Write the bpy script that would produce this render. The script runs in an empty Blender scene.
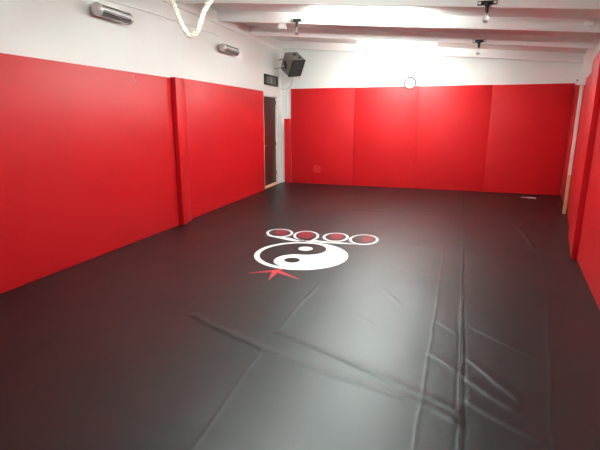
import bpy, bmesh, math, random
import numpy as np
from mathutils import Vector, Matrix
random.seed(4)
S = bpy.context.scene
C = S.collection
PI = math.pi

# ------------------------------------------------------------------ materials
def mat(name, col, rough=.5, metal=0., spec=.5, emit=None, estr=0., bump=None, var=None, trans=0., ior=1.45, coat=0.):
    m = bpy.data.materials.new(name); m.use_nodes = True
    nt = m.node_tree; b = nt.nodes['Principled BSDF']
    b.inputs['Base Color'].default_value = (*col, 1)
    b.inputs['Roughness'].default_value = rough
    b.inputs['Metallic'].default_value = metal
    b.inputs['Specular IOR Level'].default_value = spec
    b.inputs['IOR'].default_value = ior
    b.inputs['Transmission Weight'].default_value = trans
    b.inputs['Coat Weight'].default_value = coat
    if emit:
        b.inputs['Emission Color'].default_value = (*emit, 1)
        b.inputs['Emission Strength'].default_value = estr
    tc = nt.nodes.new('ShaderNodeTexCoord')
    if var:                                    # (scale, amount): slight colour wear
        n = nt.nodes.new('ShaderNodeTexNoise'); n.inputs['Scale'].default_value = var[0]; n.inputs['Detail'].default_value = 4
        r = nt.nodes.new('ShaderNodeMixRGB'); r.blend_type = 'MIX'
        a = var[1]
        r.inputs[1].default_value = (*[c*(1-a) for c in col], 1); r.inputs[2].default_value = (*[min(1, c*(1+a)) for c in col], 1)
        nt.links.new(tc.outputs['Object'], n.inputs['Vector'])
        nt.links.new(n.outputs['Fac'], r.inputs[0]); nt.links.new(r.outputs[0], b.inputs['Base Color'])
    if bump:                                   # (scale, strength, distance)
        n = nt.nodes.new('ShaderNodeTexNoise'); n.inputs['Scale'].default_value = bump[0]; n.inputs['Detail'].default_value = 5
        k = nt.nodes.new('ShaderNodeBump'); k.inputs['Strength'].default_value = bump[1]; k.inputs['Distance'].default_value = bump[2]
        nt.links.new(tc.outputs['Object'], n.inputs['Vector'])
        nt.links.new(n.outputs['Fac'], k.inputs['Height']); nt.links.new(k.outputs['Normal'], b.inputs['Normal'])
    return m

M = {}
M['white_wall'] = mat('white_paint', (.80,.795,.765), .6, bump=(9,.12,.01), var=(1.2,.03))
M['ceiling'] = mat('ceiling_paint', (.82,.79,.76), .7, bump=(5,.1,.01), var=(1.5,.04))
M['beam'] = mat('beam_paint', (.86,.85,.83), .5, bump=(7,.1,.01), var=(2,.03))
M['red'] = mat('red_vinyl', (.57,.008,.012), .45, spec=.34, bump=(1.6,.07,.03))
M['red_tape'] = mat('scuffed_red_vinyl', (.60,.022,.026), .5)
M['chalk'] = mat('chalk_scratch', (.8,.45,.42), .8)
M['mat_black'] = None
M['white_vinyl'] = mat('white_vinyl_print', (.86,.86,.85), .4)
M['black_vinyl'] = mat('black_vinyl_print', (.008,.008,.0085), .38)
M['red_print'] = mat('red_vinyl_print', (.24,.010,.016), .45)
M['door'] = mat('dark_brown_door', (.055,.020,.013), .35, var=(3,.2))
M['frame_white'] = mat('white_gloss_paint', (.78,.77,.73), .4)
M['wood'] = mat('bare_pine', (.62,.36,.20), .5, var=(8,.12))
M['wood2'] = mat('threshold_wood_with_light_leak', (.85,.55,.33), .45, var=(8,.1))  # door sill wood; bright orange of light leaking under the door painted in
M['chrome'] = mat('chrome', (.78,.78,.77), .16, metal=1.)
M['steel'] = mat('brushed_steel', (.55,.55,.54), .45, metal=.55)
M['slot'] = mat('dark_slot', (.05,.047,.045), .5)
M['grey_metal'] = mat('grey_enamel', (.22,.205,.185), .45, bump=(20,.05,.01))
M['black'] = mat('black_plastic', (.018,.018,.018), .4)
M['darkgrey'] = mat('dark_grey_louvre', (.014,.014,.014), .5)
M['brass'] = mat('dull_brass', (.45,.33,.18), .4, metal=1.)
M['glass'] = mat('clear_glass', (1,1,1), .02, trans=1., ior=1.12)
M['rope'] = mat('white_rope', (.80,.78,.66), .75, bump=(60,.4,.01))
M['plastic'] = mat('white_plastic', (.80,.80,.78), .35)
M['cable'] = mat('pale_grey_cable', (.55,.54,.52), .5)
M['picture'] = mat('grey_print', (.11,.108,.095), .35, var=(14,.45))
M['pale'] = mat('pale_ink', (.38,.38,.34), .5)
M['tube'] = mat('lit_fluorescent_tube', (1,1,1), .3, emit=(.86,1.0,.97), estr=46.)
M['reflector'] = mat('grey_grille_bars', (.17,.165,.155), .5, metal=.3)
M['cap'] = mat('polished_silver_cap', (.62,.62,.60), .32, metal=.45)
M['red_slash'] = mat('bright_red_vinyl_print', (.50,.022,.035), .5)
M['thread'] = mat('black_thread', (.012,.012,.012), .6, spec=.4)
M['rim'] = mat('matt_black_rim', (.02,.02,.02), .8, spec=.15)
M['face'] = mat('clock_face', (.85,.85,.84), .4)
M['scrap'] = mat('pale_pink_tape', (.70,.52,.50), .6)
# black mat vinyl: broad soft sheen with a leathery grain
m = mat('black_mat_vinyl', (.0055,.006,.0065), .40, spec=.66)
nt = m.node_tree; b = nt.nodes['Principled BSDF']; tc = [n for n in nt.nodes if n.type == 'TEX_COORD'][0]
n1 = nt.nodes.new('ShaderNodeTexNoise'); n1.inputs['Scale'].default_value = 1.6; n1.inputs['Detail'].default_value = 3
n2 = nt.nodes.new('ShaderNodeTexNoise'); n2.inputs['Scale'].default_value = 110; n2.inputs['Detail'].default_value = 2
mr = nt.nodes.new('ShaderNodeMapRange'); mr.inputs['To Min'].default_value = .38; mr.inputs['To Max'].default_value = .47
k1 = nt.nodes.new('ShaderNodeBump'); k1.inputs['Strength'].default_value = .22; k1.inputs['Distance'].default_value = .03
k2 = nt.nodes.new('ShaderNodeBump'); k2.inputs['Strength'].default_value = .12; k2.inputs['Distance'].default_value = .002
for n in (n1, n2): nt.links.new(tc.outputs['Object'], n.inputs['Vector'])
nt.links.new(n1.outputs['Fac'], mr.inputs['Value']); nt.links.new(mr.outputs[0], b.inputs['Roughness'])
nt.links.new(n1.outputs['Fac'], k1.inputs['Height']); nt.links.new(n2.outputs['Fac'], k2.inputs['Height'])
nt.links.new(k1.outputs['Normal'], k2.inputs['Normal']); nt.links.new(k2.outputs['Normal'], b.inputs['Normal'])
M['mat_black'] = m

# ------------------------------------------------------------------ helpers
def obj(name, bm, m, parent=None, smooth=False, loc=None):
    bmesh.ops.recalc_face_normals(bm, faces=bm.faces)
    me = bpy.data.meshes.new(name); bm.to_mesh(me); bm.free()
    if m: me.materials.append(M[m])
    if smooth:
        me.polygons.foreach_set('use_smooth', [True]*len(me.polygons))
        try: me.set_sharp_from_angle(angle=math.radians(40))
        except Exception: pass
    o = bpy.data.objects.new(name, me); C.objects.link(o)
    if parent: o.parent = parent
    if loc: o.location = loc
    return o
def tag(o, label, cat, group=None):
    o['label'] = label; o['category'] = cat
    if group: o['group'] = group
    return o
def struct(o, label=None):
    o['kind'] = 'structure'
    if label: o['label'] = label
    return o
def thing(name, label, cat, loc=(0,0,0), rz=0., group=None, rot=None):
    o = bpy.data.objects.new(name, None); C.objects.link(o)
    o.location = loc; o.rotation_euler = rot if rot else (0,0,rz); o.empty_display_size = .1
    return tag(o, label, cat, group)
def box(x0,x1,y0,y1,z0,z1, bev=0., seg=2, bm=None):
    b = bm or bmesh.new()
    t = bmesh.new(); bmesh.ops.create_cube(t, size=1)
    for v in t.verts:
        v.co = Vector(((x0+x1)/2+v.co.x*(x1-x0), (y0+y1)/2+v.co.y*(y1-y0), (z0+z1)/2+v.co.z*(z1-z0)))
    if bev: bmesh.ops.bevel(t, geom=list(t.edges), offset=bev, segments=seg, profile=.5, affect='EDGES')
    merge(b, t); return b
def merge(b, t):
    vs = {}
    for v in t.verts: vs[v.index] = b.verts.new(v.co)
    t.verts.index_update()
    vm = {v: b_v for v, b_v in zip(t.verts, list(b.verts)[-len(t.verts):])}
    for f in t.faces:
        try: b.faces.new([vm[v] for v in f.verts])
        except ValueError: pass
    t.free()
def prism(pts, h, bev=0., axis='z', z0=0., bm=None):
    """extrude a polygon (list of 3-D or 2-D points in the xy plane) by vector h"""
    b = bm or bmesh.new(); t = bmesh.new()
    h = Vector(h) if not isinstance(h, (int, float)) else Vector((0,0,h))
    P = [Vector(p) if len(p) == 3 else Vector((p[0], p[1], z0)) for p in pts]
    a = [t.verts.new(p) for p in P]; c = [t.verts.new(p+h) for p in P]
    n = len(P)
    t.faces.new(a); t.faces.new(c[::-1])
    for i in range(n): t.faces.new((a[i], a[(i+1)%n], c[(i+1)%n], c[i]))
    bmesh.ops.recalc_face_normals(t, faces=t.faces)
    if bev: bmesh.ops.bevel(t, geom=list(t.edges), offset=bev, segments=3, profile=.5, affect='EDGES')
    merge(b, t); return b
def sweep(path, r, n=8, bm=None, caps=True, closed=False):
    b = bm or bmesh.new()
    P = [Vector(p) for p in path]; rings = []
    up = Vector((0,0,1))
    prev = None
    for i, p in enumerate(P):
        d = (P[min(i+1, len(P)-1)]-P[max(i-1, 0)]).normalized()
        if prev is None:
            s = d.cross(up)
            if s.length < 1e-3: s = d.cross(Vector((1,0,0)))
        else:
            s = prev - d*prev.dot(d)
        s.normalize(); prev = s; t = d.cross(s)
        rr = r[i] if hasattr(r, '__len__') else r
        rings.append([b.verts.new(p+(s*math.cos(2*PI*k/n)+t*math.sin(2*PI*k/n))*rr) for k in range(n)])
    for a, c in zip(rings, rings[1:]):
        for k in range(n): b.faces.new((a[k], a[(k+1)%n], c[(k+1)%n], c[k]))
    if caps:
        b.faces.new(rings[0][::-1]); b.faces.new(rings[-1])
    return b
def lathe(prof, n=24, axis='z', bm=None, org=(0,0,0)):
    """prof: list of (radius, position along the axis)"""
    b = bm or bmesh.new(); rings = []
    o = Vector(org)
    def pt(r, h, a):
        u, v = r*math.cos(a), r*math.sin(a)
        return o + {'z': Vector((u,v,h)), 'y': Vector((u,h,v)), 'x': Vector((h,u,v))}[axis]
    for r, h in prof:
        if r < 1e-6: rings.append([b.verts.new(pt(0,h,0))])
        else: rings.append([b.verts.new(pt(r,h,2*PI*k/n)) for k in range(n)])
    for a, c in zip(rings, rings[1:]):
        for k in range(n):
            if len(a) == 1 and len(c) == 1: continue
            if len(a) == 1: b.faces.new((a[0], c[k], c[(k+1)%n]))
            elif len(c) == 1: b.faces.new((a[k], a[(k+1)%n], c[0]))
            else: b.faces.new((a[k], a[(k+1)%n], c[(k+1)%n], c[k]))
    if len(rings[0]) > 1: b.faces.new(rings[0][::-1])
    if len(rings[-1]) > 1: b.faces.new(rings[-1])
    return b
def smoothpath(pts, n=12):
    P = [Vector(p) for p in pts]; out = []
    for i in range(len(P)-1):
        p0, p1, p2, p3 = P[max(i-1,0)], P[i], P[i+1], P[min(i+2,len(P)-1)]
        for k in range(n):
            t = k/n
            out.append(.5*((2*p1)+(p2-p0)*t+(2*p0-5*p1+4*p2-p3)*t*t+(3*p1-p0-3*p2+p3)*t**3))
    return out+[P[-1]]

# ------------------------------------------------------------------ the room
YB, YF = 10.50, -1.2                                    # back wall, wall behind the camera
def LX(y): return -3.778-.0265*y                        # left wall surface
def RX(y): return .86+.1345*y                           # right wall surface (splayed)
def RZ(x): return 3.17-.089*(x+3.92)                    # underside of the beams: a lean-to roof falling to the right
BH = .165                                               # beam depth
LANG = math.atan(.0265)                                 # left wall turned by this much

# floor: one black mat cover with welded seams and slack creases as real relief
def seg_d(X, Y, a, b):
    ax, ay = a; bx, by = b
    dx, dy = bx-ax, by-ay; L2 = dx*dx+dy*dy; L = math.sqrt(L2)
    t = ((X-ax)*dx+(Y-ay)*dy)/L2
    d = ((X-ax)*-dy+(Y-ay)*dx)/L
    return t, d, L
def polyl(X, Y, pts, prof, w, taper=.25):
    H = np.zeros_like(X); tot = len(pts)-1
    for i, (a, b) in enumerate(zip(pts, pts[1:])):
        t, d, L = seg_d(X, Y, a, b)
        wob = .0035*np.sin(t*L*7+a[0]*7)+.0015*np.sin(t*L*19+a[1]*5)
        d = d+wob
        fade = np.ones_like(t)
        e0 = 0 if i else 1; e1 = 1 if i == tot-1 else 0
        over = .5*w/L
        inside = (t > -over) & (t < 1+over)
        if e0: fade = fade*np.clip((t+over)/taper, 0, 1)
        if e1: fade = fade*np.clip((1+over-t)/taper, 0, 1)
        h = prof(d)*fade*inside
        H = np.where(np.abs(h) > np.abs(H), h, H)
    return H
def axis_pts(spans):
    out = []
    for a, b, s in spans:
        n = max(1, round((b-a)/s)); out += [a+(b-a)*i/n for i in range(n)]
    return np.array(out+[spans[-1][1]])
xs = axis_pts([(-4.2,-2.0,.06),(-2.0,1.35,.0095),(1.35,2.5,.05)])
ys = axis_pts([(-1.3,1.4,.06),(1.4,3.9,.0105),(3.9,8.0,.022),(8.0,10.6,.06)])
GX, GY = np.meshgrid(xs, ys)
Hh = np.zeros_like(GX)
ridge = lambda a, w: (lambda d: a*np.exp(-(d/w)**2))
fold = lambda a, w: (lambda d: a*(np.exp(-((d-w*.6)/w)**2)-.75*np.exp(-((d+w*1.1)/w)**2)))
groove = lambda a, w: (lambda d: -a*np.exp(-(d/w)**2))
def ribbon(a, w):                                       # welded overlap strip: raised band, stitched edge grooves
    return lambda d: a*(1/(1+np.exp((np.abs(d)-w)/.003)))-a*.9*np.exp(-((np.abs(d)-w-.010)/.006)**2)
def lip(a, w):                                          # slack fold: steep towards the near side, easing out beyond
    return lambda d: a*np.where(d < 0, np.exp(-(d/w)**2), np.exp(-(d/(4*w))**2))
for pts, pr, w, tp in (
    ([(.27,10.4),(.215,6.65),(.195,5.5),(.165,3.5),(.14,2.1),(.10,0)], ribbon(.0007,.012), .02, .02),
    ([(-.02,7.6),(-.03,4.5),(-.05,3.1),(-.075,2.0),(-.09,1.2)], ridge(.0010,.007), .02, .1),
    ([(-1.16,4.45),(-1.15,3.9),(-1.15,3.5)], fold(.0016,.016), .02, .3),
    ([(-1.15,3.6),(-1.155,2.63),(-1.09,1.64),(-1.05,.9)], ridge(.0007,.010), .02, .1),
    ([(1.55,9.2),(1.265,7.0),(.923,4.44),(.57,2.2),(.4,1.2)], ridge(.0012,.007), .02, .05),
    ([(-2.1,7.64),(-1.2,7.60),(-.13,7.62)], ridge(.0035,.022), .03, .1),
    ([(-1.05,5.66),(-.5,5.55),(.16,5.47),(1.0,5.38)], ridge(.0025,.020), .03, .15),
    ([(-.55,4.75),(-.2,4.55),(.15,4.40)], ridge(.0015,.018), .03, .3),
    ([(-1.95,2.90),(-1.74,2.80),(-1.15,2.56),(-.62,2.41),(-.185,2.31),(.0,2.255),(.14,2.18)], lip(.0048,.013), .03, .30),
    ([(-1.16,2.83),(-.85,2.72),(-.58,2.61),(-.196,2.41),(.0,2.34),(.14,2.27)], lip(.0046,.012), .03, .2),
    ([(.20,3.43),(.42,3.20),(.68,2.97)], lip(.0022,.012), .03, .3),
    ([(.17,2.92),(.32,2.70),(.46,2.48)], lip(.0028,.013), .03, .3),
    ([(.16,2.66),(.30,2.50),(.44,2.38)], lip(.0030,.013), .03, .3),
    ([(.15,2.42),(.33,2.28),(.60,2.12)], lip(.0030,.013), .03, .25),
    ([(-.03,3.42),(.08,3.30),(.13,3.22)], lip(.0014,.012), .03, .3),
    ([(-.06,2.88),(.04,2.80),(.13,2.70)], lip(.0020,.012), .03, .3),
    ([(.98,7.2),(1.02,6.5),(1.03,5.86)], ridge(.005,.025), .03, .3),
    ([(1.15,8.6),(1.35,7.4)], ridge(.004,.02), .03, .3),
    ([(-.55,4.0),(-.30,3.6)], ridge(.0018,.02), .03, .4),
    ([(-.7,3.35),(-.45,3.18)], ridge(.0016,.02), .03, .4),
    ([(-3.3,4.6),(-2.2,3.3)], ridge(.0016,.03), .03, .4),
    ([(1.02,2.95),(.95,2.5)], ridge(.006,.02), .03, .3),
):
    Hh += polyl(GX, GY, pts, pr, w, tp)
Hh *= 1.7
Hh += .0022*np.sin(GX*3.1+1.3*np.sin(GY*1.7))*np.sin(GY*2.3+.8*np.sin(GX*2.1))
# flat under the printed emblem and along the walls
rr = np.hypot((GX+1.62)/1.05, (GY-4.95)/1.35)
Hh *= np.clip((rr-.78)/.25, 0, 1)
Hh = np.where((GX < -3.6), Hh*0, Hh)
nx, ny = len(xs), len(ys)
co = np.stack([GX, GY, Hh], -1).reshape(-1, 3)
idx = np.arange(nx*ny).reshape(ny, nx)
fc = np.stack([idx[:-1,:-1], idx[:-1,1:], idx[1:,1:], idx[1:,:-1]], -1).reshape(-1)
me = bpy.data.meshes.new('floor')
me.vertices.add(len(co)); me.vertices.foreach_set('co', co.ravel())
nf = len(fc)//4
me.loops.add(len(fc)); me.loops.foreach_set('vertex_index', fc)
me.polygons.add(nf); me.polygons.foreach_set('loop_start', np.arange(nf)*4)
me.polygons.foreach_set('use_smooth', np.ones(nf, bool))
me.update(calc_edges=True); me.validate()
me.materials.append(M['mat_black'])
floor = bpy.data.objects.new('floor', me); C.objects.link(floor)
struct(floor, 'black vinyl mat floor with welded seams and creases')

# the stitched centre seam: a thin line of dull black thread along the welded strip
Z = bmesh.new()
sp = [(.27,10.4),(.215,6.65),(.195,5.5),(.165,3.5),(.14,2.1),(.10,0)]
for s_ in (-1, 1):
    for (ax_, ay_), (bx_, by_) in zip(sp, sp[1:]):
        n_ = int((ay_-by_)/.06)
        for k_ in range(n_):
            y0_ = ay_+(by_-ay_)*k_/n_; y1_ = ay_+(by_-ay_)*(k_+.8)/n_
            x0_ = ax_+(bx_-ax_)*k_/n_+s_*.009; x1_ = ax_+(bx_-ax_)*(k_+.8)/n_+s_*.009+.002*math.sin(k_*2.1)
            box(min(x0_,x1_)-.0012,max(x0_,x1_)+.0012,y1_,y0_,.000,.0045,bm=Z)
obj('stitching', Z, 'thread', floor)

# walls
T = .14
def wall_prism(name, pts, h, m='white_wall'): return struct(obj(name, prism(pts, h), m))
DY0, DY1, DH = 9.28, 10.19, 2.085                        # door opening in the left wall
def lw_piece(y0, y1, z0, z1=None, bm=None):
    zz = (lambda x: RZ(x)+BH+.06) if z1 is None else (lambda x: z1)
    a, c = LX(y0), LX(y1)
    return prism([(a,y0,z0),(c,y1,z0),(c,y1,zz(c)),(a,y0,zz(a))], (-T,0,0), bm=bm)
bm = lw_piece(YF, DY0, -.05); lw_piece(DY0, DY1, DH, bm=bm); lw_piece(DY1, YB+T, -.05, bm=bm)
struct(obj('wall_left', bm, 'white_wall'), 'white painted left wall above the red padding')
x0, x1 = LX(YB)-T, RX(YB)+T
struct(obj('wall_back', prism([(x0,YB,-.05),(x1,YB,-.05),(x1,YB,RZ(x1)+BH+.05),(x0,YB,RZ(x0)+BH+.05)], (0,T,0)), 'white_wall'), 'white painted back wall above the red padding')
x0, x1 = LX(YF)-T, RX(YF)+T
struct(obj('wall_front', prism([(x0,YF,-.05),(x1,YF,-.05),(x1,YF,RZ(x1)+BH+.05),(x0,YF,RZ(x0)+BH+.05)], (0,-T,0)), 'white_wall'))
a, c = RX(YF), RX(YB)
struct(obj('wall_right', prism([(a,YF,-.05),(c,YB,-.05),(c,YB,RZ(c)+BH+.05),(a,YF,RZ(a)+BH+.05)], (T,0,0)), 'white_wall'), 'white painted right wall above the red padding')
zl = lambda x: RZ(x)+BH
struct(obj('ceiling', prism([(-4.3,YF-.1,zl(-4.3)),(2.6,YF-.1,zl(2.6)),(2.6,YB+.2,zl(2.6)),(-4.3,YB+.2,zl(-4.3))], (0,0,.08)), 'ceiling'), 'white sloping ceiling between the beams')
for i, y in enumerate((5.97, 7.30, 8.66, 10.42, 4.62, 3.27, 1.92, .57, -.78)):
    w = .038
    xa, xb = LX(y)-.02, RX(y)+.02
    bm = prism([(xa,y-w,RZ(xa)),(xa,y+w,RZ(xa)),(xa,y+w,zl(xa)+.01),(xa,y-w,zl(xa)+.01)], (xb-xa,0,RZ(xb)-RZ(xa)), bev=.004)
    o = struct(obj('trim_%d' % (i+1), bm, 'beam'), 'white painted ceiling beam')
# timber plate along the top of the left wall
bm = prism([(LX(YF),YF,3.125),(LX(YB),YB,3.125),(LX(YB)+.03,YB,3.125),(LX(YF)+.03,YF,3.125)], .06)
struct(obj('trim_10', bm, 'beam'), 'white timber plate along the top of the left wall')

# door in the left wall
dx = LX((DY0+DY1)/2)
dr = bpy.data.objects.new('door_1', None); C.objects.link(dr); struct(dr, 'dark brown door in the left wall'); dr.location = (dx, (DY0+DY1)/2, 0); dr.rotation_euler.z = LANG
hw = (DY1-DY0)/2
obj('door_leaf', box(-.075,-.035,-hw+.032,hw-.032,.03,DH-.04,.003), 'door', dr)
bm = box(-.11,.012,hw-.03,hw+.045,0,DH+.045,.003); box(-.11,.012,-hw-.045,-hw+.03,0,DH+.045,.003,bm=bm); box(-.11,.012,-hw-.045,hw+.045,DH-.03,DH+.05,.003,bm=bm)
obj('door_frame', bm, 'frame_white', dr)
obj('threshold', box(-.10,.010,-hw+.03,hw-.03,0,.05,.004), 'wood2', dr)
for z in (1.93, .98, .28):
    obj('hinge', sweep([(-.030,hw-.034,z-.045),(-.030,hw-.034,z+.045)], .008, 8), 'black', dr)
h = lathe([(.022,-.035),(.022,-.028),(.010,-.026),(.010,.0)], 14, 'x', org=(0,-hw+.09,.96))
sweep([(0,-hw+.09,.96),(0,-hw+.20,.96)], .009, 8, bm=h)
obj('door_handle', h, 'steel', dr, True)

# ------------------------------------------------------------------ wall padding: each pad is a thing of its own
def pad(label, a, b, z1, t, side, z0=.004, bev=.002):
    """a, b: face line on the floor; t: thickness towards the wall; side: unit offset away from the room"""
    o = Vector(((a[0]+b[0])/2, (a[1]+b[1])/2, 0))
    P = [Vector((a[0],a[1],0))-o, Vector((b[0],b[1],0))-o, Vector((b[0]+side[0]*t,b[1]+side[1]*t,0))-o, Vector((a[0]+side[0]*t,a[1]+side[1]*t,0))-o]
    bm = prism([(p.x,p.y,z0) for p in P], z1-z0, bev)
    ob = obj('wall_pad', bm, 'red', None, True, o)
    return tag(ob, label, 'wall pad', 'red pads along the walls')
L, R_, Bk = (-1,0), (1,0), (0,1)
p_near = pad('longest red wall pad, on the left wall under the nearer chrome heater', (-3.792,.6), (-3.817,5.58), 2.115, .03, L)
pad('narrow red pad boxing out a post on the left wall between two long pads', (-3.748,5.60), (-3.815,5.93), 2.125, .09, L)
pad('red wall pad on the left wall between the boxed post and the brown door', (-3.868,5.94), (-3.958,9.17), 2.142, .05, L)
BY = 10.46
pad('narrow low red pad strip in the back left corner beside the brown door', (-3.965,10.435), (-3.81,BY-.003), 1.565, .033, Bk)
b1 = pad('leftmost full-height red pad on the back wall, below the fan heater', (-3.797,BY), (-2.250,BY), 2.262, .04, Bk)
pad('second red pad from the left on the back wall, ending under the clock', (-2.248,BY), (-.806,BY), 2.258, .04, Bk)
pad('third red pad from the left on the back wall, just right of the clock', (-.803,BY), (.678,BY), 2.252, .04, Bk)
pad('rightmost red pad on the back wall, in the far right corner', (.680,BY), (2.175,BY), 2.247, .04, Bk)
pad('red pad on the right wall beyond the white wooden strip, in the far corner', (2.185,10.44), (1.925,8.44), 2.200, .06, R_)
pad('red pad on the right wall just nearer than the white wooden strip', (1.875,8.31), (1.612,6.86), 2.170, .14, R_)
pad('taller red pad standing proud of the right wall, nearer its end', (1.590,6.85), (1.352,5.56), 2.275, .20, R_)
pad('nearest red pad on the right wall, at the edge of the photo', (1.408,5.545), (.90,.8), 2.27, .10, R_)
# small marks on pads (parts of their pads)
def mark(bm, m, parent, name):
    o = obj(name, bm, m); o.parent = parent; o.location = -parent.location; return o
mark(sweep([(-3.8115,4.79,2.09),(-3.8115,4.80,2.05),(-3.8115,4.83,2.00)], .0045, 6), 'chalk', p_near, 'scratch')['label'] = 'pale scratch near the top of the pad'
mark(lathe([(.0,0),(.105,0),(.105,-.002),(0,-.002)], 28, 'y', org=(-3.13,BY+.0005,.37)), 'red_tape', b1, 'scuff_mark')['label'] = 'round lighter scuff low on the pad'

# wooden strip and socket on the right wall
t = thing('corner_strip', 'tall narrow wooden strip on the right wall, painted white above, bare below', 'wooden strip', (1.842,8.375,.0), -.13)
obj('painted_strip', box(-.027,.02,-.03,.03,.66,2.07,.003), 'frame_white', t)
obj('bare_strip', box(-.027,.02,-.03,.03,.005,.66,.003), 'wood', t)['label'] = 'bare pine lower end'
t = thing('junction_box', 'small white junction box on top of the wooden strip, right wall', 'junction box', (1.825,8.375,2.073), -.13)
obj('housing', box(-.05,.06,-.04,.04,0,.13,.008), 'plastic', t)
obj('cable_gland', lathe([(.016,-.066),(.016,-.05),(.012,-.048)], 12, 'x', org=(0,0,.075)), 'darkgrey', t)

# ------------------------------------------------------------------ emblem printed on the mat
E0 = Vector((-1.605,4.75,0))
em = thing('floor_emblem', 'white yin-yang emblem with four rings and red slashes on the black mat', 'emblem', tuple(E0))
def flat(pts, z, th=.0012): return prism([(p[0]-E0.x, p[1]-E0.y) for p in pts], th, z0=z)
def circ(cx, cy, r, n=64, a0=0, a1=2*PI):
    return [(cx+r*math.cos(a0+(a1-a0)*i/n), cy+r*math.sin(a0+(a1-a0)*i/n)) for i in range(n)]
R1, R2 = .552, .487
yy = obj('yin_yang_disc', flat(circ(E0.x,E0.y,R1,96), .001), 'white_vinyl', em)
def disc(cx, cy, r, z): return flat(circ(cx,cy,r,40), z)
# dark comma: left half, round head at the far side
ax = math.radians(93)                                   # direction of the axis between the dots
def arc(c, r, a0, a1, n=40): return [(c[0]+r*math.cos(a0+(a1-a0)*i/n), c[1]+r*math.sin(a0+(a1-a0)*i/n)) for i in range(n+1)]
u = (math.cos(ax), math.sin(ax)); hc = (E0.x+u[0]*R2/2, E0.y+u[1]*R2/2); lc = (E0.x-u[0]*R2/2, E0.y-u[1]*R2/2)
pts = arc((E0.x,E0.y), R2, ax, ax+PI, 60)               # outer left arc, far tip to near tip
pts += arc(lc, R2/2, ax+PI, ax, 40)[1:]                 # around the white head
pts += arc(hc, R2/2, ax-PI, ax, 40)[1:-1]               # around the dark head
# orientation of the small arcs: white head bulges left, dark head bulges right
pts = arc((E0.x,E0.y), R2, ax, ax+PI, 60)
pts += [(lc[0]+R2/2*math.cos(q), lc[1]+R2/2*math.sin(q)) for q in [ax+PI-PI*i/40 for i in range(1,41)]]
pts += [(hc[0]+R2/2*math.cos(q), hc[1]+R2/2*math.sin(q)) for q in [ax-PI+PI*i/40 for i in range(1,40)]]
obj('dark_half', flat(pts, .0024), 'black_vinyl', em)['label'] = 'black comma-shaped half'
obj('white_dot', disc(-1.63,4.995,.088,.0038), 'white_vinyl', em)['label'] = 'white dot in the black half'
obj('black_dot', disc(-1.635,4.515,.088,.0024), 'black_vinyl', em)['label'] = 'black dot in the white half'
# four linked rings behind the disc, with a curved grip between them and the disc
def ellipse(cx, cy, rx, ry, rot, n=40):
    c, s = math.cos(rot), math.sin(rot)
    return [(cx+rx*math.cos(a)*c-ry*math.sin(a)*s, cy+rx*math.cos(a)*s+ry*math.sin(a)*c) for a in [2*PI*i/n for i in range(n)]]
rings = [(-2.220,5.632,.189,.234,.45), (-1.820,5.604,.178,.268,.30), (-1.419,5.661,.177,.232,.14), (-1.037,5.663,.194,.266,.03)]
for i, (cx, cy, rx, ry, rot) in enumerate(rings):
    o = obj('ring', flat(ellipse(cx,cy,rx,ry,rot), .0010), 'white_vinyl', em)
    h_ = obj('ring_hole', flat(ellipse(cx,cy,rx-.036,ry-.042,rot), .0024), 'black_vinyl', o)
    ex = (rx-.036)*(.62, .78, .60, .44)[i]; ey = (ry-.042)*(.76,.80,.74,.66)[i]
    obj('red_centre', flat(ellipse(cx+(.01,-.01,.01,.04)[i],cy+.02,ex,ey,rot), .0038), 'red_print', o)
for pl in ([(-2.37,5.44),(-2.24,5.42),(-2.10,5.43),(-1.99,5.42),(-1.90,5.37),(-1.80,5.32),(-1.84,5.28),(-1.97,5.30),(-2.13,5.36)],
           [(-1.78,5.36),(-1.72,5.43),(-1.66,5.44),(-1.58,5.41),(-1.46,5.405),(-1.32,5.415),(-1.20,5.42),(-1.09,5.395),(-1.20,5.375),(-1.40,5.345),(-1.52,5.33),(-1.62,5.335),(-1.72,5.315)]):
    obj('grip', flat(pl, .0010), 'white_vinyl', em)
obj('outline', flat([(-1.985,5.50),(-1.95,5.44),(-1.89,5.395),(-1.80,5.38),(-1.80,5.362),(-1.90,5.372),(-1.975,5.425),(-2.01,5.49)], .0040), 'black_vinyl', em)
obj('outline', flat([(-1.705,5.47),(-1.735,5.415),(-1.76,5.36),(-1.785,5.365),(-1.765,5.42),(-1.725,5.48)], .0040), 'black_vinyl', em)
# red slashes on the near side
def stroke(a, c, w0, w1):
    A, B = Vector(a), Vector(c); d = (B-A).normalized(); n = Vector((-d.y, d.x))
    mid = A.lerp(B, .35)
    return [A+n*w0*.5, mid+n*w0*.5, B+n*w1*.4, B-n*w1*.4, mid-n*w0*.42, A-n*w0*.5]
ctr = (-1.675,4.120)
for tip, w0, w1 in (((-1.905,3.965),.055,.014), ((-1.635,3.835),.060,.012), ((-1.365,3.960),.060,.014), ((-1.60,4.205),.05,.02)):
    obj('red_slash', flat([tuple(p) for p in stroke(ctr, tip, w0, w1)], .0010+.0003*len(em.children)*.1), 'red_slash', em)

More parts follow.
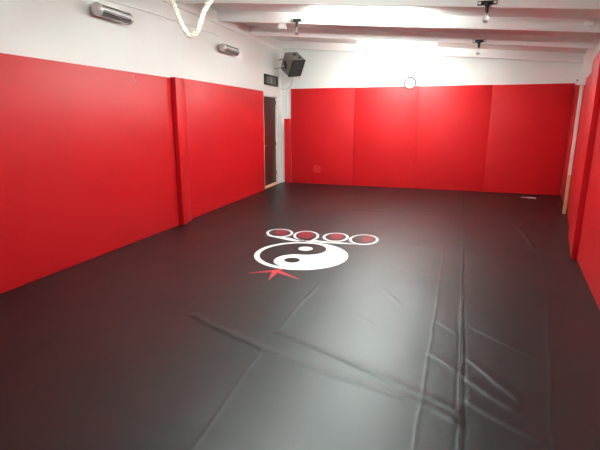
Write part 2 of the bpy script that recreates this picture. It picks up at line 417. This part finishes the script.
# ------------------------------------------------------------------ lights: twin-tube battens on the ceiling
SL = math.atan(.089)
def batten(x, y, drop, label, ln=1.5):
    z = zl(x)-drop
    t = thing('fluorescent_ceiling_light', label, 'ceiling light', (x,y,z), group='twin-tube ceiling lights', rot=(0,SL,0))
    obj('housing', box(-ln/2,ln/2,-.032,.032,-.05,-.002,.006), 'frame_white', t)
    for s in (-1,1):
        obj('tube', sweep([(-ln/2+.035,s*.052,-.092),(ln/2-.035,s*.052,-.092)], .017, 12), 'tube', t, True)
        for e in (-1,1):
            obj('lamp_holder', box(e*(ln/2-.018)-.016,e*(ln/2-.018)+.016,s*.052-.02,s*.052+.02,-.115,-.058,.004), 'plastic', t)
    if drop > .05:
        for s in (-1,1): obj('suspension_rod', sweep([(s*ln*.36,0,-.004),(s*ln*.36,0,drop-.003)], .005, 6), 'steel', t)
    return t
batten(-1.35, 6.68, .10, 'lit twin-tube batten light on the ceiling, nearer of the two in view')
batten(-1.17, 9.05, .12, 'lit twin-tube batten light on the ceiling, farther one near the back wall')
batten(-1.35, 3.72, .27, 'unseen twin-tube batten light added overhead to brighten the beams and left wall')  # added out of view to lift the dark beam fronts and left wall

# ------------------------------------------------------------------ chrome heaters on the left wall
def heater(y, z, ln, label):
    t = thing('wall_heater', label, 'heater', (LX(y)+.095, y, z), LANG, 'chrome tube heaters high on the left wall')
    r = .066; h2 = ln/2-r
    bm = lathe([(r*.985,-h2+.012),(r,-h2+.02),(r,h2-.02),(r*.985,h2-.012)], 28, 'y')
    obj('body', bm, 'steel', t, True)
    for s in (-1,1):
        pr = [(r*1.05,s*(h2-.015)),(r*1.07,s*(h2-.008)),(r*1.07,s*h2)]+[(r*1.05*math.cos(a), s*(h2+r*.8*math.sin(a))) for a in [PI/2*i/7 for i in range(1,8)]]
        pr[-1] = (0, pr[-1][1])
        obj('end_cap', lathe(pr, 28, 'y'), 'cap', t, True)
    for a0, wd, m in ((.62,.26,'slot'), (-.18,.30,'reflector'), (-.50,.20,'darkgrey'), (-.80,.26,'reflector'), (-1.1,.14,'slot')):
        bm = bmesh.new()
        n = 6; A = [a0-wd/2+wd*i/n for i in range(n+1)]
        ro = r+.0016
        pts = [(ro*math.cos(a), -h2+.03, ro*math.sin(a)) for a in A]+[((r-.004)*math.cos(a), -h2+.03, (r-.004)*math.sin(a)) for a in A[::-1]]
        prism(pts, (0,2*h2-.06,0), bm=bm)
        obj('slot', bm, m, t)
    for s in (-.55,.55):
        obj('bracket', box(-.095,-.03,s*h2-.02,s*h2+.02,-.045,.045,.004), 'steel', t)
    return t
heater(4.53, 2.722, .655, 'chrome tube heater on the white left wall, nearer and larger of the two')
heater(7.53, 2.748, .69, 'chrome tube heater on the white left wall, farther one beyond the rope')

# conduit feeding the heaters
pts = [(LX(y)+.014, y, z) for y, z in ((YF+.05,2.80),(4.55,2.885),(5.52,2.925),(6.6,2.945),(7.36,2.952))]
pts = pts[:-1]+[pts[-1], (LX(7.42)+.014,7.42,2.93), (LX(7.43)+.03,7.43,2.815)]
tag(obj('conduit', sweep(pts, .010, 8), 'beam', None, True), 'thin white cable conduit along the top of the left wall to the heater', 'conduit')

# ------------------------------------------------------------------ fan heater in the corner
Rm = None
cx = Vector((-3.563,9.95,2.751)); w, d, hh, yaw, tilt, roll = .173,.178,.198,1.084,.629,.162
f = Vector((math.sin(yaw)*math.cos(tilt), -math.cos(yaw)*math.cos(tilt), -math.sin(tilt)))
r = Vector((math.cos(yaw), math.sin(yaw), 0)); uu = r.cross(f)*-1
if uu.z < 0: uu = -uu
r, uu = math.cos(roll)*r+math.sin(roll)*uu, math.cos(roll)*uu-math.sin(roll)*r
t = thing('fan_heater', 'grey metal fan heater with black louvred front, high in the far left corner', 'fan heater', tuple(cx))
t.rotation_euler = Matrix((r, -f, uu)).transposed().to_euler()
# local: x right, -y front, z up
obj('body', box(-w,w,-d+.03,d,-hh,hh,.012), 'grey_metal', t, True)
bm = box(-w,w,-d,-d+.034,hh-.03,hh,.003); box(-w,w,-d,-d+.034,-hh,-hh+.03,.003,bm=bm); box(-w,-w+.02,-d,-d+.034,-hh,hh,.003,bm=bm); box(w-.02,w,-d,-d+.034,-hh,hh,.003,bm=bm)
obj('front_frame', bm, 'black', t)
obj('grille_back', box(-w+.018,w-.018,-d+.022,-d+.034,-hh+.02,hh-.02), 'black', t)
for i in range(7):
    z = -hh+.055+i*(2*hh-.11)/6
    bm = prism([(-w+.02,-d+.004,z-.016),(-w+.02,-d+.008,z-.020),(-w+.02,-d+.026,z+.012),(-w+.02,-d+.022,z+.016)], (2*w-.04,0,0))
    obj('louvre', bm, 'darkgrey' if i in (1,2,4,5) else 'black', t)
for px, py in ((.02,.06),(.07,-.07)):
    obj('knob', lathe([(.030,hh-.002),(.030,hh+.012),(.024,hh+.02),(0,hh+.02)], 14, 'z', org=(px,py,0)), 'black', t, True)
bm = sweep([(-w-.03,-.055,-.07),(-w-.035,.0,.0),(-w-.03,.055,.07)], [.022,.03,.022], 10)
sweep([(-w+.005,0,0),(-w-.05,0,0)], .018, 10, bm=bm)
obj('bracket_handle', bm, 'black', t, True)
# bracket arm to the wall
q = Matrix((r, -f, uu)).transposed().to_4x4(); q.translation = cx
qi = q.inverted()
wallp = Vector((LX(10.02)+.006,10.02,2.70)); wp2 = Vector((LX(10.2)+.006,10.2,3.0))
bm = sweep([qi@wallp, qi@(wallp+Vector((.10,-.05,-.02))), (-w-.042,.0,-.005)], .014, 8)
obj('wall_bracket', bm, 'steel', t, True)
bm = sweep([(-.02,d-.01,.08), qi@Vector((LX(10.28)+.01,10.28,2.90))], .016, 8)
obj('wall_bracket', bm, 'steel', t, True)
# its flex looping to the wall
base = q@Vector((.06,.05,-hh))
pts = smoothpath([tuple(base), (-3.60,10.02,2.42), (-3.72,10.13,2.28), (-3.90,10.22,2.23), (-4.00,10.24,2.30), (LX(10.22)+.012,10.22,2.42)], 10)
obj('power_flex', sweep([qi@Vector(p) for p in pts], .0075, 8), 'cable', t, True)
# switch with conduit on the white strip of back wall
t = thing('light_switch', 'small white switch on the narrow white wall strip right of the brown door', 'switch', (-3.905,YB,2.0))
obj('plate', box(-.042,.042,-.030,-.0005,-.045,.045,.006), 'plastic', t); obj('rocker', box(-.012,.012,-.037,-.028,-.02,.02,.003), 'frame_white', t)
obj('surface_conduit', box(-.010,.010,-.018,-.0005,.045,.21,.003), 'plastic', t); obj('surface_conduit', box(-.010,.010,-.018,-.0005,-.38,-.045,.003), 'plastic', t)

# framed dark sign above the door
yc = 9.765; t = thing('framed_picture', 'dark framed picture on the white wall above the brown door', 'picture', (LX(yc)+.002, yc, 2.405), LANG)
W, Hs = .40, .112
bm = box(0,.035,-W,W,Hs-.04,Hs,.003); box(0,.035,-W,W,-Hs,-Hs+.035,.003,bm=bm); box(0,.035,-W,-W+.10,-Hs,Hs,.003,bm=bm); box(0,.035,W-.03,W,-Hs,Hs,.003,bm=bm)
obj('frame', bm, 'black', t)
pn = obj('panel', box(.002,.018,-W+.06,W-.045,-Hs+.02,Hs-.02), 'picture', t)
bm = sweep([(.020,.0,-.055),(.020,.01,.0),(.020,.0,.03)], [.020,.012,.016], 8); bmesh.ops.create_icosphere(bm, subdivisions=2, radius=.014, matrix=Matrix.Translation((.020,-.005,.052)))
obj('pale_figure', bm, 'pale', pn, True)
for yy0, ww, z0 in ((-.16,.05,-.01),(.17,.06,-.015)):
    obj('pale_shape', box(.016,.020,yy0-ww,yy0+ww,z0-.04,z0+.035,.004), 'picture', pn)

# wall clock
t = thing('wall_clock', 'round white wall clock with thin dark rim on the back wall', 'clock', (-1.014,YB,2.325))
obj('case', lathe([(0,-.002),(.118,-.002),(.118,-.048),(0,-.048)], 40, 'y'), 'face', t, True)
bm = bmesh.new(); n = 48
sweep([(.121*math.cos(2*PI*i/n),-.047,.121*math.sin(2*PI*i/n)) for i in range(n+1)], .012, 8, bm=bm, caps=False)
obj('rim', bm, 'rim', t, True)
obj('hour_hand', sweep([(0,-.052,0),(.036,-.052,.036)], [.003,.002], 6), 'cable', t); obj('minute_hand', sweep([(0,-.053,0),(-.035,-.053,.082)], [.0025,.0015], 6), 'cable', t)

# ------------------------------------------------------------------ bare bulbs in lampholders on the beams
def bulb_lamp(x, yb, label):
    z = RZ(x)+.045
    t = thing('bulb_lamp', label, 'lamp', (x, yb-.038, z), group='bare bulbs on the beams')
    obj('back_plate', box(-.105,.105,-.022,0,-.022,.022,.004), 'black', t)
    for s in (-1,1): obj('cable_clip', box(s*.082-.015,s*.082+.015,-.027,-.018,-.013,.013,.003), 'plastic', t)
    st = lathe([(.030,.0),(.030,-.03),(.021,-.04),(.019,-.11),(.0,-.112)], 16, 'z', org=(0,-.03,.0))
    obj('lamp_holder', st, 'black', t, True)
    g = [(.013,-.112),(.014,-.125),(.020,-.145),(.030,-.165),(.0325,-.185),(.029,-.203),(.018,-.215),(0,-.219)]
    obj('bulb', lathe(g, 20, 'z', org=(0,-.03,0)), 'glass', t, True)
    obj('bulb_cap', lathe([(.0125,-.105),(.0125,-.130),(.006,-.136),(0,-.137)], 14, 'z', org=(0,-.03,0)), 'steel', t, True)
    return t
bulb_lamp(.24, 5.97, 'bare clear bulb in a black holder on the nearest beam, right of centre')
bulb_lamp(.275, 8.66, 'bare clear bulb in a black holder on a farther beam, right of centre')
bulb_lamp(-2.52, 7.30, 'bare clear bulb in a black holder on the beam above the fan heater')

# small fittings on the ceiling
x, y = -2.79, 7.30
t = thing('junction_box', 'small square white junction box under the beam left of the bare bulb', 'junction box', (x,y,RZ(x)))
obj('box_body', box(-.055,.055,-.036,.036,-.085,-.001,.006), 'plastic', t); obj('lid', box(-.058,.058,-.044,-.034,-.088,-.004,.004), 'frame_white', t)
x, y = 1.60, 7.262
t = thing('ceiling_fitting', 'round white fitting on the beam at the far right', 'fitting', (x,y-.001,RZ(x)+.115))
obj('base', lathe([(.075,0),(.075,-.02),(.06,-.03)], 24, 'y'), 'plastic', t, True); obj('dome', lathe([(.058,-.028),(.055,-.045),(.04,-.058),(.02,-.064),(0,-.066)], 24, 'y'), 'frame_white', t, True)

# ------------------------------------------------------------------ twisted white rope looped under the ceiling
path = smoothpath([(-3.06,4.62,RZ(-3.06)-.004),(-3.03,4.57,2.95),(-2.992,4.5,2.803),(-2.945,4.5,2.681),(-2.868,4.5,2.515),(-2.782,4.5,2.428),(-2.690,4.5,2.484),(-2.61,4.5,2.656),(-2.52,4.5,2.765),(-2.44,4.54,2.88),(-2.40,4.62,RZ(-2.40)-.004)], 14)
rp = thing('hanging_rope', 'twisted white rope hanging in a loop from the ceiling at top left', 'rope', path[0].to_tuple())
o0 = path[0]
Ln = [0.]
for a, b2 in zip(path, path[1:]): Ln.append(Ln[-1]+(b2-a).length)
for k in range(3):
    P = []
    for i, p in enumerate(path):
        dd = (path[min(i+1,len(path)-1)]-path[max(i-1,0)]).normalized()
        s1 = dd.cross(Vector((0,1,0))).normalized(); s2 = dd.cross(s1)
        a = Ln[i]/.12*2*PI+k*2*PI/3
        P.append(p-o0+(s1*math.cos(a)+s2*math.sin(a))*.0155)
    PP = [P[0]]
    obj('strand', sweep(smoothpath([tuple(q_) for q_ in P], 2), .0135, 8), 'rope', rp, True)
for hx in (-3.06, -2.40):
    obj('hook', sweep([(hx-o0.x,0,RZ(hx)-o0.z+.02),(hx-o0.x,0,RZ(hx)-o0.z-.03)], .012, 8), 'steel', rp)

# scrap on the mat by the back wall
t = thing('tape_scrap', 'small pale strip of tape lying on the black mat by the back wall', 'tape', (1.51,9.93,.001), -.12)
obj('pale_end', box(-.02,.135,-.045,.045,0,.012,.004), 'scrap', t); obj('dull_end', box(-.135,-.02,-.03,.03,0,.006,.002), 'cable', t)

# ------------------------------------------------------------------ world, camera, colour
wd = bpy.data.worlds.new('World'); S.world = wd; wd.use_nodes = True
wd.node_tree.nodes['Background'].inputs[0].default_value = (.8,.85,.9,1); wd.node_tree.nodes['Background'].inputs[1].default_value = .2
cam = bpy.data.cameras.new('camera'); cam.sensor_width = 36; cam.lens = 445*36/600; cam.clip_start = .05
co_ = bpy.data.objects.new('camera', cam); C.objects.link(co_)
RM = np.array(((.946,.074,-.314),(.323,-.218,.921),(0,-.973,-.231)))
r_ = Vector(RM[:,0]); d_ = Vector(RM[:,1]); f_ = Vector(RM[:,2])
f_.normalize(); r_ = (r_-f_*r_.dot(f_)).normalized(); u_ = r_.cross(f_)
mw = Matrix((r_, u_, -f_)).transposed().to_4x4(); mw.translation = (0,0,1.55)
co_.matrix_world = mw
S.camera = co_
S.cycles.use_denoising = True
S.cycles.max_bounces = 10; S.cycles.diffuse_bounces = 6
S.view_settings.view_transform = 'Standard'; S.view_settings.look = 'None'
S.view_settings.exposure = 1.9; S.view_settings.gamma = 1.0; S.view_settings.use_curve_mapping = False
